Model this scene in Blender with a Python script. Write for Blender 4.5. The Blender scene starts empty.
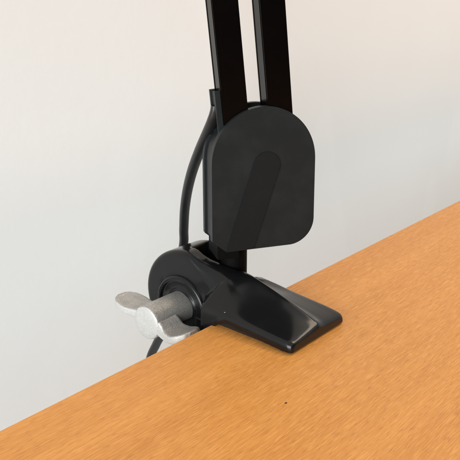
import bpy, bmesh, math, random
from mathutils import Vector, Matrix
random.seed(4)
scene = bpy.context.scene
col = scene.collection
MM = 0.001

# ---------------------------------------------------------------- camera
cam_data = bpy.data.cameras.new('camera')
cam = bpy.data.objects.new('camera', cam_data)
col.objects.link(cam)
cam_data.sensor_fit = 'HORIZONTAL'
cam_data.sensor_width = 36.0
cam_data.lens = 670.0 / 460.0 * 36.0
cam_data.clip_start = 0.01
cam_data.clip_end = 50.0
R_ = Vector((0.75174562, 0.6594532, 0.0))
U_ = Vector((-0.20993647, 0.23931769, 0.94797348))
F_ = Vector((-0.62514415, 0.71263491, -0.3183493))
m = Matrix((R_, U_, -F_)).transposed().to_4x4()
m.translation = Vector((0.1767478553, -0.18915634812, 0.130))
cam.matrix_world = m
scene.camera = cam

# ---------------------------------------------------------------- world and lamps
world = bpy.data.worlds.new('World')
scene.world = world
world.use_nodes = True
bg = world.node_tree.nodes['Background']
# pale ambient all round, dark cone added towards +X so black parts reflect dark
wn, wl = world.node_tree.nodes, world.node_tree.links
wtc = wn.new('ShaderNodeTexCoord')
wdot = wn.new('ShaderNodeVectorMath'); wdot.operation = 'DOT_PRODUCT'
wdot.inputs[1].default_value = Vector((0.985, 0.10, -0.12)).normalized()
wr = wn.new('ShaderNodeValToRGB')
wr.color_ramp.interpolation = 'EASE'
wr.color_ramp.elements[0].position = 0.55; wr.color_ramp.elements[0].color = (0.98, 0.98, 0.96, 1)
wr.color_ramp.elements[1].position = 0.90; wr.color_ramp.elements[1].color = (0.02, 0.017, 0.014, 1)
wl.new(wtc.outputs['Generated'], wdot.inputs[0])
wl.new(wdot.outputs['Value'], wr.inputs['Fac'])
wl.new(wr.outputs['Color'], bg.inputs['Color'])
bg.inputs['Strength'].default_value = 0.62

def area_lamp(name, loc, target, sx, sy, power, color):
    d = bpy.data.lights.new(name, 'AREA')
    d.shape = 'RECTANGLE'; d.size = sx; d.size_y = sy
    d.energy = power; d.color = color
    o = bpy.data.objects.new(name, d); col.objects.link(o)
    o.location = loc
    o.rotation_euler = (Vector(target) - Vector(loc)).to_track_quat('-Z', 'Y').to_euler()
    return o
area_lamp('window_light', (0.9, -5.0, 0.8), (-0.1, 0.3, 0.1), 6.0, 3.2, 450, (0.93, 0.98, 1.0))
area_lamp('ceiling_light', (0.7, 1.5, 2.4), (-0.1, 0.6, 0.1), 1.2, 1.2, 26, (1.0, 0.82, 0.60))

scene.view_settings.view_transform = 'Standard'
scene.view_settings.look = 'None'
scene.view_settings.exposure = 0.47
scene.view_settings.gamma = 1.0

# ---------------------------------------------------------------- materials
def new_mat(name):
    mt = bpy.data.materials.new(name); mt.use_nodes = True
    nt = mt.node_tree
    return mt, nt, nt.nodes['Principled BSDF']

def node(nt, t, **kw):
    n = nt.nodes.new(t)
    for k, v in kw.items(): setattr(n, k, v)
    return n

def coords(nt, scale=(1, 1, 1), rot=(0, 0, 0)):
    tc = node(nt, 'ShaderNodeTexCoord'); mp = node(nt, 'ShaderNodeMapping')
    mp.inputs['Scale'].default_value = scale
    mp.inputs['Rotation'].default_value = rot
    nt.links.new(tc.outputs['Object'], mp.inputs['Vector'])
    return mp.outputs['Vector']

def noise(nt, vec, scale, detail=3, rough=0.5):
    n = node(nt, 'ShaderNodeTexNoise')
    n.inputs['Scale'].default_value = scale
    n.inputs['Detail'].default_value = detail
    n.inputs['Roughness'].default_value = rough
    nt.links.new(vec, n.inputs['Vector'])
    return n.outputs['Fac']

def ramp(nt, fac, stops):
    r = node(nt, 'ShaderNodeValToRGB')
    el = r.color_ramp.elements
    while len(el) < len(stops): el.new(0.5)
    for e, (p, c) in zip(el, stops):
        e.position = p
        e.color = (c, c, c, 1) if isinstance(c, (int, float)) else (*c, 1)
    nt.links.new(fac, r.inputs['Fac'])
    return r.outputs['Color']

def mix(nt, fac, a, b, mode='MIX'):
    n = node(nt, 'ShaderNodeMix', data_type='RGBA', blend_type=mode)
    for sock, v in ((n.inputs[0], fac), (n.inputs[6], a), (n.inputs[7], b)):
        if isinstance(v, (int, float)): sock.default_value = v
        elif isinstance(v, tuple): sock.default_value = (*v, 1)
        else: nt.links.new(v, sock)
    return n.outputs[2]

def bump(nt, bsdf, height, strength, dist):
    b = node(nt, 'ShaderNodeBump')
    b.inputs['Strength'].default_value = strength
    b.inputs['Distance'].default_value = dist
    nt.links.new(height, b.inputs['Height'])
    nt.links.new(b.outputs['Normal'], bsdf.inputs['Normal'])

def black_mat(name, base, rough, rvar, grain_scale, grain, spec=0.5, dust=0.0):
    mt, nt, b = new_mat(name)
    v = coords(nt)
    smudge = noise(nt, v, 70, 4, 0.6)
    fine = noise(nt, v, grain_scale, 2, 0.6)
    c = mix(nt, ramp(nt, smudge, [(0.45, 0.0), (0.75, dust)]), base, (0.16, 0.17, 0.17))
    nt.links.new(c, b.inputs['Base Color'])
    nt.links.new(ramp(nt, smudge, [(0.3, rough - rvar), (0.75, rough + rvar)]), b.inputs['Roughness'])
    b.inputs['Specular IOR Level'].default_value = spec
    bump(nt, b, fine, grain, 0.0002)
    return mt

M_clamp = black_mat('black_cast_paint', (0.005, 0.005, 0.0055), 0.17, 0.04, 900, 0.05, 0.30, 0.008)
M_plate = black_mat('black_moulded_plastic', (0.0108, 0.0130, 0.0138), 0.44, 0.05, 2600, 0.24, 0.14, 0.03)
M_rib = black_mat('black_smooth_plastic', (0.0085, 0.0100, 0.0106), 0.40, 0.03, 2600, 0.12, 0.12, 0.005)
M_arm = black_mat('black_satin_metal', (0.0015, 0.0012, 0.0012), 0.24, 0.03, 1800, 0.04, 0.10, 0.0)
M_cord = black_mat('black_cord_rubber', (0.005, 0.0055, 0.006), 0.40, 0.05, 1500, 0.10, 0.5, 0.02)
M_pad = black_mat('dark_rubber', (0.010, 0.008, 0.007), 0.8, 0.05, 900, 0.2, 0.3, 0.0)

M_hub = black_mat('matt_black_plastic', (0.002, 0.002, 0.002), 0.62, 0.05, 1500, 0.15, 0.08, 0.0)

def zinc_mat(name, dark, light, grime, metal, rough, bmp):
    mt, nt, b = new_mat(name)
    v = coords(nt)
    g = noise(nt, v, 1500, 3, 0.7)
    s = noise(nt, v, 260, 4, 0.6)
    c = mix(nt, ramp(nt, g, [(0.35, 0.0), (0.7, 1.0)]), dark, light)
    c = mix(nt, ramp(nt, s, [(0.50, 0.0), (0.8, grime)]), c, (0.26, 0.235, 0.20))
    nt.links.new(c, b.inputs['Base Color'])
    b.inputs['Metallic'].default_value = metal
    nt.links.new(ramp(nt, s, [(0.3, rough - 0.06), (0.8, rough + 0.1)]), b.inputs['Roughness'])
    bump(nt, b, g, bmp, 0.0005)
    return mt
M_zinc = zinc_mat('cast_zinc', (0.37, 0.352, 0.325), (0.56, 0.545, 0.52), 0.45, 0.75, 0.44, 0.34)
M_zinc_lit = zinc_mat('lit_zinc', (0.48, 0.475, 0.46), (0.58, 0.575, 0.56), 0.25, 0.4, 0.5, 0.2)  # lighter copy of the cast zinc, brightness of lit faces put into its colour

def wood_mat():
    mt, nt, b = new_mat('beech_veneer')
    broad = noise(nt, coords(nt, (60, 2.2, 60)), 1.0, 4, 0.55)
    streak = noise(nt, coords(nt, (800, 26, 800), (0, 0, math.radians(0.6))), 1.0, 4, 0.6)
    fibre = noise(nt, coords(nt, (2500, 120, 2500), (0, 0, math.radians(-0.8))), 1.0, 3, 0.65)
    pore = noise(nt, coords(nt, (2200, 210, 2200), (0, 0, math.radians(1.5))), 1.0, 2, 0.5)
    cloud = noise(nt, coords(nt, (14, 9, 14)), 1.0, 3, 0.5)
    c = mix(nt, ramp(nt, broad, [(0.3, 0.0), (0.7, 1.0)]), (0.49, 0.196, 0.037), (0.62, 0.274, 0.062))
    c = mix(nt, ramp(nt, streak, [(0.35, 0.38), (0.6, 0.0)]), c, (0.43, 0.155, 0.029))
    c = mix(nt, ramp(nt, fibre, [(0.48, 0.0), (0.64, 0.62)]), c, (0.74, 0.37, 0.105))
    c = mix(nt, ramp(nt, pore, [(0.56, 0.0), (0.68, 0.42)]), c, (0.27, 0.085, 0.016))
    c = mix(nt, ramp(nt, cloud, [(0.3, 0.0), (0.7, 0.22)]), c, (0.60, 0.238, 0.056))
    nt.links.new(c, b.inputs['Base Color'])
    nt.links.new(ramp(nt, streak, [(0.3, 0.50), (0.7, 0.40)]), b.inputs['Roughness'])
    b.inputs['Specular IOR Level'].default_value = 0.4
    bump(nt, b, fibre, 0.16, 0.0002)
    return mt
M_wood = wood_mat()

def wall_mat():
    mt, nt, b = new_mat('painted_plaster')
    big = noise(nt, coords(nt, (7, 5, 4)), 1.0, 4, 0.55)
    fine = noise(nt, coords(nt), 130, 3, 0.6)
    patch = noise(nt, coords(nt, (9, 9, 3.5), (0.3, 0, 0)), 1.0, 1, 0.3)
    c = mix(nt, ramp(nt, big, [(0.35, 0.0), (0.7, 1.0)]), (0.775, 0.788, 0.788), (0.80, 0.815, 0.816))
    c = mix(nt, ramp(nt, patch, [(0.56, 0.0), (0.585, 0.35)]), c, (0.82, 0.834, 0.836))
    nt.links.new(c, b.inputs['Base Color'])
    b.inputs['Roughness'].default_value = 0.75
    b.inputs['Specular IOR Level'].default_value = 0.25
    bump(nt, b, fine, 0.12, 0.001)
    return mt
M_wall = wall_mat()

def plain(name, c, rough):
    mt, nt, b = new_mat(name)
    n = noise(nt, coords(nt), 900, 2)
    nt.links.new(mix(nt, n, c, tuple(x * 0.8 for x in c)), b.inputs['Base Color'])
    b.inputs['Roughness'].default_value = rough
    return mt
M_speck = plain('chipped_paint', (0.40, 0.39, 0.37), 0.6)
M_spot = plain('brown_spot', (0.05, 0.02, 0.008), 0.7)

# ---------------------------------------------------------------- mesh helpers
def smooth_mesh(me, angle=35):
    for p in me.polygons: p.use_smooth = True
    if angle is not None: me.set_sharp_from_angle(angle=math.radians(angle))

def link(name, me, mt, parent=None, mw=None):
    o = bpy.data.objects.new(name, me); col.objects.link(o)
    if mt: me.materials.append(mt)
    if parent is not None: o.parent = parent
    if mw is not None: o.matrix_local = mw
    return o

def bm_mesh(bm, name, angle=35):
    bmesh.ops.recalc_face_normals(bm, faces=bm.faces[:])
    me = bpy.data.meshes.new(name); bm.to_mesh(me); bm.free()
    smooth_mesh(me, angle)
    return me

def prism(bm, pts, origin, ux, uy, un, d0, d1):
    """closed outline pts (u,v) extruded from d0 to d1 along un"""
    lo = [bm.verts.new(origin + ux * u + uy * v + un * d0) for u, v in pts]
    hi = [bm.verts.new(origin + ux * u + uy * v + un * d1) for u, v in pts]
    n = len(pts)
    bm.faces.new(lo[::-1]); bm.faces.new(hi)
    for i in range(n):
        bm.faces.new((lo[i], lo[(i + 1) % n], hi[(i + 1) % n], hi[i]))

def bevel_all(bm, w, seg=3, ang=25):
    es = [e for e in bm.edges if len(e.link_faces) == 2 and e.calc_face_angle(0) > math.radians(ang)]
    bmesh.ops.bevel(bm, geom=es, offset=w, offset_type='OFFSET', segments=seg, profile=0.5, affect='EDGES', clamp_overlap=True)

def box(bm, x0, x1, y0, y1, z0, z1, o=Vector((0, 0, 0)), ux=Vector((1, 0, 0)), uy=Vector((0, 1, 0)), uz=Vector((0, 0, 1))):
    prism(bm, [(x0, y0), (x1, y0), (x1, y1), (x0, y1)], o, ux, uy, uz, z0, z1)

def lathe(bm, prof, origin, axis, ref, seg=64):
    """prof: list of (radius, height along axis)"""
    axis = axis.normalized(); ref = ref.normalized(); oth = axis.cross(ref)
    rings = []
    for r, hh in prof:
        if r < 1e-7:
            rings.append([bm.verts.new(origin + axis * hh)]); continue
        rings.append([bm.verts.new(origin + axis * hh + (ref * math.cos(a) + oth * math.sin(a)) * r)
                      for a in (2 * math.pi * k / seg for k in range(seg))])
    for a, b in zip(rings, rings[1:]):
        for k in range(seg):
            k2 = (k + 1) % seg
            if len(a) == 1 and len(b) == 1: continue
            if len(a) == 1: bm.faces.new((a[0], b[k2], b[k]))
            elif len(b) == 1: bm.faces.new((a[k], a[k2], b[0]))
            else: bm.faces.new((a[k], a[k2], b[k2], b[k]))

def catmull(P, n):
    """resample a list of tuples with a Catmull-Rom spline, n steps a span"""
    P = [Vector(p) for p in P]
    out = []
    for i in range(len(P) - 1):
        p0 = P[i - 1] if i else P[0] * 2 - P[1]
        p1, p2 = P[i], P[i + 1]
        p3 = P[i + 2] if i + 2 < len(P) else P[-1] * 2 - P[-2]
        for k in range(n):
            t = k / n
            out.append(0.5 * ((2 * p1) + (p2 - p0) * t + (2 * p0 - 5 * p1 + 4 * p2 - p3) * t * t + (3 * p1 - p0 - 3 * p2 + p3) * t ** 3))
    out.append(P[-1])
    return out

def remeshed(bm, name, voxel, smooth_it, fac=0.5, cut=None):
    """union of the closed shells in bm, as one smooth casting"""
    bmesh.ops.recalc_face_normals(bm, faces=bm.faces[:])
    me = bpy.data.meshes.new('raw'); bm.to_mesh(me); bm.free()
    o = bpy.data.objects.new('raw', me); col.objects.link(o)
    r = o.modifiers.new('r', 'REMESH'); r.mode = 'VOXEL'; r.voxel_size = voxel; r.adaptivity = 0
    if cut is not None:
        bmesh.ops.recalc_face_normals(cut, faces=cut.faces[:])
        cm = bpy.data.meshes.new('cutter'); cut.to_mesh(cm); cut.free()
        co = bpy.data.objects.new('cutter', cm); col.objects.link(co)
        bo = o.modifiers.new('b', 'BOOLEAN'); bo.operation = 'DIFFERENCE'; bo.object = co; bo.solver = 'EXACT'
        r2 = o.modifiers.new('r2', 'REMESH'); r2.mode = 'VOXEL'; r2.voxel_size = voxel; r2.adaptivity = 0
    s = o.modifiers.new('s', 'SMOOTH'); s.factor = fac; s.iterations = smooth_it
    dg = bpy.context.evaluated_depsgraph_get(); dg.update()
    out = bpy.data.meshes.new_from_object(o.evaluated_get(dg))
    out.name = name
    bpy.data.objects.remove(o); bpy.data.meshes.remove(me)
    if cut is not None: bpy.data.objects.remove(co); bpy.data.meshes.remove(cm)
    smooth_mesh(out, None)
    return out

X, Y, Z = Vector((1, 0, 0)), Vector((0, 1, 0)), Vector((0, 0, 1))
O = Vector((0, 0, 0))

# ---------------------------------------------------------------- wall behind
bm = bmesh.new()
box(bm, -0.27, -0.15, -2.5, 4.0, -0.75, 2.2)
wall = link('wall', bm_mesh(bm, 'wall'), M_wall)
wall['label'] = 'plain off-white painted wall behind the black lamp'
wall['category'] = 'wall'

# ---------------------------------------------------------------- table top
bm = bmesh.new()
box(bm, 0.0, 0.80, -0.32, 1.05, -0.022, 0.0)
bevel_all(bm, 0.0014, 4)
desk = link('table_top', bm_mesh(bm, 'table_top'), M_wood)
desk['label'] = 'orange-brown wood grain table top the lamp is clamped to'
desk['category'] = 'table'
bm = bmesh.new()
lathe(bm, [(0.0, 0.00012), (0.00030, 0.00010), (0.00042, 0.0)], Vector((0.0594, -0.0262, 0.0)), Z, X, 12)
for v in bm.verts: v.co.y = -0.0262 + (v.co.y + 0.0262) * 1.5
link('dark_spot', bm_mesh(bm, 'dark_spot'), M_spot, desk)

# ---------------------------------------------------------------- the lamp
lamp = bpy.data.objects.new('desk_lamp', None); col.objects.link(lamp)
lamp['label'] = 'black clamp-on desk lamp base with twin arms fixed to table edge'
lamp['category'] = 'desk lamp'

YC = 20.5                         # centre plane of the clamp, mm
def V(x, y, z): return Vector((x, y, z)) * MM

# --- clamp casting
bm = bmesh.new()
# body: round cheek round the screw, cut off on a slant where the shoulder of the jaw takes over
b2 = bmesh.new()
FR = 2.6
rim = [(24.5 - FR + FR * math.cos(math.radians(a)), 11.2 - FR + FR * math.sin(math.radians(a))) for a in range(0, 91, 9)]
lp = [(0, 11.2)] + rim[::-1] + [(r, -q) for r, q in rim] + [(0, -11.2)]
lathe(b2, [(r * MM, q * MM) for r, q in lp], V(-25, YC, 0), Y, X, 160)
for v in b2.verts:
    if v.co.x < -25 * MM: v.co.x = -25 * MM + (v.co.x + 25 * MM) * 1.10
bmesh.ops.recalc_face_normals(b2, faces=b2.faces[:])
res = bmesh.ops.bisect_plane(b2, geom=b2.verts[:] + b2.edges[:] + b2.faces[:], dist=1e-6, plane_co=V(-25.3, 0, 24.5),
                             plane_no=Vector((34.5, 0, 20)).normalized(), clear_outer=True)
bmesh.ops.holes_fill(b2, edges=[e for e in b2.edges if e.is_boundary], sides=0)
me = bpy.data.meshes.new('tmp'); b2.to_mesh(me); b2.free(); bm.from_mesh(me); bpy.data.meshes.remove(me)
# spine below the cheek, outside the table edge
box(bm, -30 * MM, -2.0 * MM, 11 * MM, 30 * MM, -52 * MM, -4 * MM)

# jaw: half sections (t from the centre plane, z) at stations along x
def section(x, zr, zs, half, zb, rw, bend):
    """roof-like half section: ridge rw wide at height zr, falling to zs at the side, then a rounded edge"""
    pts = [(0, zr), (rw, zr - 0.25)]
    for f in (0.2, 0.45, 0.75, 1.0):
        t = rw + (half - 1.9 - rw) * f
        pts.append((t, zr - 0.25 - (zr - 0.25 - zs) * f ** bend))
    pts += [(half - 0.6, zs - 0.9), (half, zs - 2.4), (half, zb)]
    return (x, pts)
ROWS = (  # x, ridge, side, half width, underside, ridge width, bend on the near side, bend on the far side
    (-1.0, 18.9, 9.0, 20.2, -3.0, 1.3, 1.45, 0.80), (5.0, 18.1, 8.4, 20.2, 2.4, 1.2, 1.2, 0.62), (14.0, 15.5, 7.3, 20.1, 2.3, 1.1, 0.95, 0.45),
    (24.0, 12.6, 6.4, 20.0, 1.7, 1.0, 0.88, 0.36), (33.0, 9.6, 5.7, 19.8, 0.9, 0.9, 0.85, 0.32), (38.5, 7.6, 5.1, 19.4, 0.5, 0.8, 0.8, 0.32),
    (40.6, 6.5, 4.6, 18.9, 0.5, 0.8, 0.8, 0.32), (41.5, 5.2, 3.9, 18.1, 0.6, 0.8, 0.8, 0.32))
ST = {-1: [section(*q[:7]) for q in ROWS], 1: [section(*q[:6], q[7]) for q in ROWS]}
npts = len(ST[1][0][1])
tracks = {sd: [catmull([(x, sec[j][0], sec[j][1]) for x, sec in ST[sd]], 8) for j in range(npts)] for sd in (-1, 1)}

def interp(pts, v):
    if v <= pts[0][0]: return pts[0][1]
    for (a, fa), (c, fc) in zip(pts, pts[1:]):
        if v <= c: return fa + (fc - fa) * (v - a) / max(c - a, 1e-9)
    return pts[-1][1]
def smooth01(a, c, v):
    f = min(1, max(0, (v - a) / (c - a))); return f * f * (3 - 2 * f)

def half_section(x, sd):
    """(t, z) polyline of the jaw at station x, its last two points the side edge and the underside"""
    tr = tracks[sd]
    xs = [p.x for p in tr[0]]
    i = 0
    while i < len(xs) - 2 and xs[i + 1] < x: i += 1
    f = min(1, max(0, (x - xs[i]) / (xs[i + 1] - xs[i])))
    pts = [(tr[j][i].lerp(tr[j][i + 1], f)) for j in range(npts)]
    return [(p.y, p.z) for p in pts]
def surface_line(x, sd):
    half = catmull([(0, q[0], q[1]) for q in half_section(x, sd)], 5)
    return [(p.y, p.z) for p in half][:-5]

CREST = [(-26, 24.5), (-24, 24.45), (-22, 23.9), (-20, 23.0), (-18, 22.1), (-16, 21.3), (-12, 20.3), (-8, 19.6), (-1, 18.9), (5, 18.1), (14, 15.5), (24, 12.6), (33, 9.8), (42, 6.0)]
def body_height(x, t):
    """rounded shoulder of the cheek, narrowing into the ridge of the jaw"""
    th = 11.2
    r = 2.6 + 7.4 * smooth01(-26, -2, x)
    if t >= th: return -99
    zc = interp(CREST, x)
    u = max(0, t - (th - r))
    if x < -25:
        rr = 24.5 - (r - math.sqrt(max(0, r * r - u * u)))
        return math.sqrt(max(0.01, rr * rr - ((x + 25) / 1.10) ** 2))
    return zc - (r - math.sqrt(max(0, r * r - u * u)))
ROOT = surface_line(-1.0, -1)
def flank_height(x, t):
    """root of the flank, its left end sloping back on to the cheek"""
    x0 = -12 + max(0, t - 11) * 0.6
    if x < x0: return -99
    return min(interp(ROOT, t) + 0.12 * (-1 - x), 6.5 + (x - x0) * 1.05)
NX, NT = 200, 58
xs_ = [-38.0 + (41.5 + 38.0) * i / NX for i in range(NX + 1)]
top, bot = [], []
for x in xs_:
    hs = half_section(max(x, -1.0), -1)
    lines = {sd: surface_line(max(x, -1.0), sd) for sd in (-1, 1)}
    tmax = 20.2 if x < -1 else hs[-2][0]
    zb = hs[-1][1] if x >= -1 else -6.0
    if -1 <= x < 4: zb = -6 + (hs[-1][1] + 6) * smooth01(-1, 1.2, x)
    rt, rb = [], []
    for k in range(-NT, NT + 1):
        q = k / NT
        t = abs(q) * tmax
        j = interp(lines[1 if q > 0 else -1], t)
        z = body_height(x, t)
        w = smooth01(-5, 9, x)
        if z > -50: z = z * (1 - w) + j * w
        if x >= -1: z = max(z, j)
        else: z = max(z, flank_height(x, t))
        if q > 0 and t < 19: z -= 2.4 * (1 - smooth01(-1, 18, x)) * math.sin(math.pi * min(1, t / 19))
        z = max(z, zb + 0.4 if x >= -1 else -5.5)
        y = YC + math.copysign(t, q)
        rt.append(bm.verts.new(V(x, y, z)))
        rb.append(bm.verts.new(V(x, y, zb)))
    top.append(rt); bot.append(rb)
W = 2 * NT + 1
for i in range(NX):
    for k in range(W - 1):
        bm.faces.new((top[i][k], top[i][k + 1], top[i + 1][k + 1], top[i + 1][k]))
        bm.faces.new((bot[i][k], bot[i + 1][k], bot[i + 1][k + 1], bot[i][k + 1]))
    for k in (0, W - 1):
        bm.faces.new((top[i][k], top[i + 1][k], bot[i + 1][k], bot[i][k]))
for i in (0, NX):
    for k in range(W - 1): bm.faces.new((top[i][k], top[i][k + 1], bot[i][k + 1], bot[i][k]))
# slot behind the crest in which the swivel hub of the lamp sits
cut = bmesh.new()
prism(cut, [(-28, 17.4), (-20, 16.8), (-13, 18.4), (-7, 19.6), (-1.2, 19.8), (-1.2, 44), (-17, 44), (-17.5, 29), (-28, 29)], O, X * MM, Y * MM, Z, 10.5 * MM, 40 * MM)
clamp = link('clamp', remeshed(bm, 'clamp', 0.00034, 14, 0.5, cut), M_clamp, lamp)

# raised screw boss, lathed about the screw axis (pointing at the viewer = -Y)
BX, BZ = -27.0, -2.8
bm = bmesh.new()
prof = [(15.6, -1.5), (15.4, 0.6), (15.0, 1.3), (14.3, 1.7), (13.7, 1.6), (13.2, 1.1), (12.9, 0.4), (12.7, 0.2), (12.2, 0.12),
        (9.6, 0.12), (9.3, 0.3), (9.1, 0.7), (8.9, 0.8), (0, 0.8)]
lathe(bm, [(r * MM, q * MM) for r, q in prof], V(BX, 9.2, BZ), -Y, X, 96)
link('screw_boss', bm_mesh(bm, 'screw_boss', 50), M_clamp, clamp)

# dark rubber pad under the jaw
bm = bmesh.new()
box(bm, 1.5 * MM, 40 * MM, 3.0 * MM, 38.0 * MM, 0.0, 2.4 * MM)
bevel_all(bm, 0.0003, 2)
link('jaw_pad', bm_mesh(bm, 'jaw_pad'), M_pad, clamp)

# lower jaw gripping the underside of the table
bm = bmesh.new()
prism(bm, [(x * MM, z * MM) for x, z in [(-30, -36), (-4, -36), (0, -30), (30, -25), (32, -27), (31, -31), (-2, -47), (-30, -50)]], O, X, Z, Y, 6 * MM, 35 * MM)
bevel_all(bm, 0.002, 3)
link('lower_jaw', bm_mesh(bm, 'lower_jaw'), M_clamp, clamp)
bm = bmesh.new()
box(bm, 6 * MM, 30 * MM, 9 * MM, 32 * MM, -28.5 * MM, -22.0 * MM)
link('grip_pad', bm_mesh(bm, 'grip_pad'), M_pad, clamp)

# two tiny chips in the paint of the flank
bm = bmesh.new()
bmesh.ops.create_icosphere(bm, subdivisions=2, radius=0.0002)
for v in bm.verts: v.co *= 1 + random.uniform(-.3, .3); v.co.z *= 0.7; v.co.x *= 1.4
link('paint_chip', bm_mesh(bm, 'paint_chip'), M_speck, clamp, Matrix.Translation(V(7.0, 1.0, 8.0)))

# --- wing bolt
bm = bmesh.new()
prof = [(0, 22.6), (5.0, 22.6), (7.0, 22.5), (7.5, 22.25), (7.75, 21.8), (7.8, 21.2), (7.7, 8), (7.8, 1.0), (7.8, -0.2), (0, -0.2)]
lathe(bm, [(r * MM, q * MM) for r, q in prof], V(BX, 9.4, BZ), -Y, X, 72)
# small uneven casting waves
for v in bm.verts:
    v.co.x += 0.00012 * math.sin(v.co.y * 900 + v.co.z * 500); v.co.z += 0.00012 * math.sin(v.co.y * 700 + v.co.x * 600)
bolt = link('wing_bolt', bm_mesh(bm, 'wing_bolt', 50), M_zinc, lamp)
bolt.data.materials.append(M_zinc_lit)            # end disc painted lighter, as lit from the window side
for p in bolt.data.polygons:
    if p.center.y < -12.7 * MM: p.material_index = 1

def wing(centre, name):
    """lobe swept along a centre line in the XZ plane; each item: x, z, y centre, half width along Y, half thickness"""
    b = bmesh.new()
    P = catmull(centre, 6)
    n = len(P)
    rings = []
    SEG = 28
    for i, p in enumerate(P):
        pa, pb = P[max(0, i - 1)], P[min(n - 1, i + 1)]
        tx, tz = pb[0] - pa[0], pb[1] - pa[1]
        l = math.hypot(tx, tz) or 1
        nx, nz = -tz / l, tx / l
        if nz < 0: nx, nz = -nx, -nz
        x, z, yc, hw, ht = p
        ring = []
        for k in range(SEG):
            a = 2 * math.pi * k / SEG
            c, s = math.cos(a), math.sin(a)
            ex = 0.34
            u = hw * math.copysign(abs(c) ** ex, c); w = ht * math.copysign(abs(s) ** 0.5, s)
            # shallow dish on the flat faces, leaving a raised rim
            rim = min(1, abs(u) / max(hw, 1e-6))
            edge = min(1, min(i, n - 1 - i) / 5) if n > 10 else 1
            w *= 1 - 0.30 * (1 - rim ** 5) * edge * (1 if hw > 5.2 else 0.6)
            ring.append(b.verts.new(V(x + nx * w, yc + u, z + nz * w)))
        rings.append(ring)
    for a, c in zip(rings, rings[1:]):
        for k in range(SEG): b.faces.new((a[k], a[(k + 1) % SEG], c[(k + 1) % SEG], c[k]))
    b.faces.new(rings[0]); b.faces.new(rings[-1][::-1])
    o = link(name, remeshed(b, name, 0.0003, 3), M_zinc, bolt)
    o.data.materials.append(M_zinc_lit)           # window-side faces painted lighter, standing in for the light on them
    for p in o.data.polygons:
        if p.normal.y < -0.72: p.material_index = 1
    return o
# x, z, y, half width, half thickness
wing([(-27, -0.6, -6.5, 6.0, 3.4, ), (-33, -0.9, -6.5, 6.0, 3.0), (-38, -1.2, -6.2, 6.6, 2.6), (-43, -1.2, -5.8, 7.3, 2.5),
      (-48, -0.9, -5.4, 6.9, 2.5), (-51.5, -0.6, -5.2, 5.0, 2.3), (-53.2, -0.5, -5.2, 2.4, 1.8)], 'wing')
wing([(-27, -2.6, -7.0, 5.8, 5.4), (-21, -3.4, -7.0, 5.8, 4.8), (-16.5, -5.6, -6.9, 6.3, 3.0), (-12, -6.0, -6.8, 7.0, 2.6),
      (-8.5, -4.9, -6.5, 6.8, 2.5), (-5.2, -3.6, -6.2, 5.0, 2.3), (-3.8, -3.0, -6.2, 2.4, 1.8)], 'wing')

# --- swivel pin and collar between clamp and joint
PX, PY = -3.3, 20.5
bm = bmesh.new()
prof = [(0, 11), (5.9, 11), (6.0, 11.3), (6.0, 27), (0, 27)]
lathe(bm, [(r * MM, q * MM) for r, q in prof], V(-9.7, 26.0, 0), Z, X, 64)
link('swivel_pin', bm_mesh(bm, 'swivel_pin', 40), M_hub, lamp)

# --- joint housing: plane through the pin; H along it, N towards the viewer
ang = math.radians(57.3)
H = Vector((math.cos(ang), math.sin(ang), 0)); N = Vector((math.sin(ang), -math.cos(ang), 0))
P0 = V(PX, PY, 0)
def arc(cx, cz, r, a0, a1, n):
    return [(cx + r * math.cos(math.radians(a0 + (a1 - a0) * k / n)), cz + r * math.sin(math.radians(a0 + (a1 - a0) * k / n))) for k in range(n + 1)]
def outline(d=0.0):
    p = []
    p += [(9.4 + (22.5 - d) * math.cos(math.radians(a)), 68.4 + (23.0 - d) * math.sin(math.radians(a))) for a in [180 - 180 * k / 48 for k in range(49)]]                 # round top, left to right
    p += arc(20.9, 42.6, 11.4 - d, 0, -84, 14)                 # lower right corner
    p += [(-7.0, 30.6 + d)]
    p += [(-13.1 + d, 35.6 + d * 0.5)]
    return p
def plate(name, d, n0, n1, bev, mt, parent):
    b = bmesh.new()
    prism(b, [(u * MM, v * MM) for u, v in outline(d)], P0, H, Z, N, n0 * MM, n1 * MM)
    bevel_all(b, bev * MM, 3, 50)
    return link(name, bm_mesh(b, name, 30), mt, parent)
# block on the pin that carries the joint
b = bmesh.new()
box(b, -9.5 * MM, 0.2 * MM, -12 * MM, 3.2 * MM, 25.5 * MM, 34 * MM, P0, H, N, Z)
bevel_all(b, 0.6 * MM, 3)
link('bracket', bm_mesh(b, 'bracket', 30), M_hub, lamp)
joint = bpy.data.objects.new('arm_joint', None); col.objects.link(joint); joint.parent = lamp; joint.location = P0 + Z * 0.030
bpy.context.view_layer.update()
joint_inv = joint.matrix_world.inverted()
def jlink(o):
    o.matrix_parent_inverse = joint_inv; return o
jlink(plate('front_cover', 0, 5.0, 8.4, 0.45, M_plate, joint))
jlink(plate('back_cover', 0, -7.4, -4.6, 0.45, M_plate, joint))
# spacer wall between the covers, lower part only: the arms enter from above
b = bmesh.new()
sp = [(9.4 + 21.7 * math.cos(math.radians(a)), 68.4 + 22.2 * math.sin(math.radians(a))) for a in range(128, 181, 4)] + [(-12.3, 36.4), (-6.8, 31.4), (20.8, 32.0)] + arc(20.6, 42.8, 10.4, -80, 0, 10) + [(31.0, 60)]
prism(b, [(u * MM, v * MM) for u, v in sp], P0, H, Z, N, -5.3 * MM, 5.3 * MM)
jlink(link('spacer', bm_mesh(b, 'spacer', 30), M_rib, joint))
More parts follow.
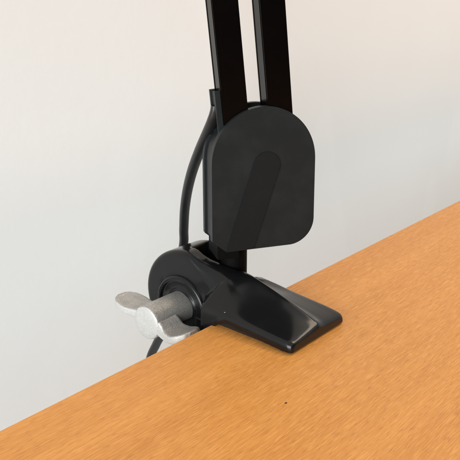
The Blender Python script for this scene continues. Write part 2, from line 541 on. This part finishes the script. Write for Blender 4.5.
# raised strut moulded on the front cover, from the swivel pin up to the pivot
b = bmesh.new()
ru = Vector((17.3, 41.2)); ru = (Vector((10.6, 68.2)) - Vector((-1.2, 31.0))).normalized()
rp = Vector((-ru.y, ru.x))
c0 = Vector((10.3, 67.2)); rr = 5.75
a0 = math.degrees(math.atan2(rp.y, rp.x))
pts = [tuple(c0 + Vector((math.cos(math.radians(a0 - k * 10)), math.sin(math.radians(a0 - k * 10)))) * rr) for k in range(19)]
def down(p):
    tt = (p.y - 31.15) / ru.y
    return tuple(p - ru * tt)
pts += [down(c0 - rp * rr), down(c0 + rp * rr)]
prism(b, [(u * MM, v * MM) for u, v in pts], P0, H, Z, N, 8.0 * MM, 9.0 * MM)
bevel_all(b, 0.3 * MM, 3, 40)
jlink(link('strut', bm_mesh(b, 'strut', 30), M_rib, joint))
# --- the two square-tube arms
lean = math.radians(5.9)
AU = (Z * math.cos(lean) - H * math.sin(lean)); AH = (H * math.cos(lean) + Z * math.sin(lean))
def arm(hc, zc, low, high, up=190):
    b = bmesh.new()
    base = P0 + H * hc * MM + Z * zc * MM
    box(b, -5.15 * MM, 5.15 * MM, -3.6 * MM, 6.4 * MM, -low * MM, up * MM, base, AH, N, AU)
    bevel_all(b, 0.75 * MM, 4)
    for n0, n1 in ((-3.1, -2.5), (4.9, 5.5)):      # rolled seams along the narrow face
        box(b, -5.38 * MM, -5.0 * MM, n0 * MM, n1 * MM, -low * MM, (up - 0.5) * MM, base, AH, N, AU)
    return link('arm', bm_mesh(b, 'arm', 30), M_arm, lamp)
arm(-3.05, 95.4, 26, 190); arm(16.2, 93.4, 26, 190)

# --- cord clip: little channel beside the first arm
b = bmesh.new()
cb = P0 - H * 8.9 * MM + Z * 97.6 * MM
for n0, n1, h0, h1 in ((3.0, 4.8, -1.9, 2.0), (-4.2, -2.8, -1.9, 2.0), (-2.8, 3.0, 0.9, 2.0)):
    box(b, h0 * MM, h1 * MM, n0 * MM, n1 * MM, -27 * MM, 0, cb, AH, N, AU)
box(b, -1.3 * MM, -0.5 * MM, -2.8 * MM, 3.0 * MM, -11 * MM, -0.5 * MM, cb, AH, N, AU)
bevel_all(b, 0.25 * MM, 2)
link('cord_clip', bm_mesh(b, 'cord_clip', 30), M_plate, lamp)

# --- power cord
cp = [(-8.6, 13.8, 91), (-9.0, 13.6, 88.5), (-10.6, 13.6, 84.8), (-14.3, 14.8, 79.8), (-22.3, 18, 70.3), (-31.0, 22, 59.3), (-38.5, 26, 47.8), (-44.7, 30, 35.9),
      (-49.2, 33.5, 23.9), (-52.3, 35.8, 13.0), (-61.0, 37, -13.2), (-70.6, 37, -39.7), (-76.9, 37, -51.2), (-83.5, 37, -64.5), (-96, 39, -100), (-104, 44, -180), (-106, 50, -300)]
path = catmull(cp, 8)
b = bmesh.new()
prev = None; SEG = 16
side = Vector((R_.x, R_.y, 0))
for i, p in enumerate(path):
    t = (path[min(i + 1, len(path) - 1)] - path[max(i - 1, 0)]).normalized()
    w = N.copy(); w = (w - t * w.dot(t)).normalized(); s = t.cross(w).normalized()
    ring = []
    for k in range(SEG):
        a = 2 * math.pi * k / SEG
        cx, sx = math.cos(a), math.sin(a)
        ring.append(b.verts.new((p + s * 2.25 * math.copysign(abs(cx) ** 0.6, cx) + w * 1.9 * math.copysign(abs(sx) ** 0.6, sx)) * MM))
    if prev:
        for k in range(SEG): b.faces.new((prev[k], prev[(k + 1) % SEG], ring[(k + 1) % SEG], ring[k]))
    else: b.faces.new(ring)
    prev = ring
b.faces.new(prev[::-1])
link('power_cord', bm_mesh(b, 'power_cord', 60), M_cord, lamp)
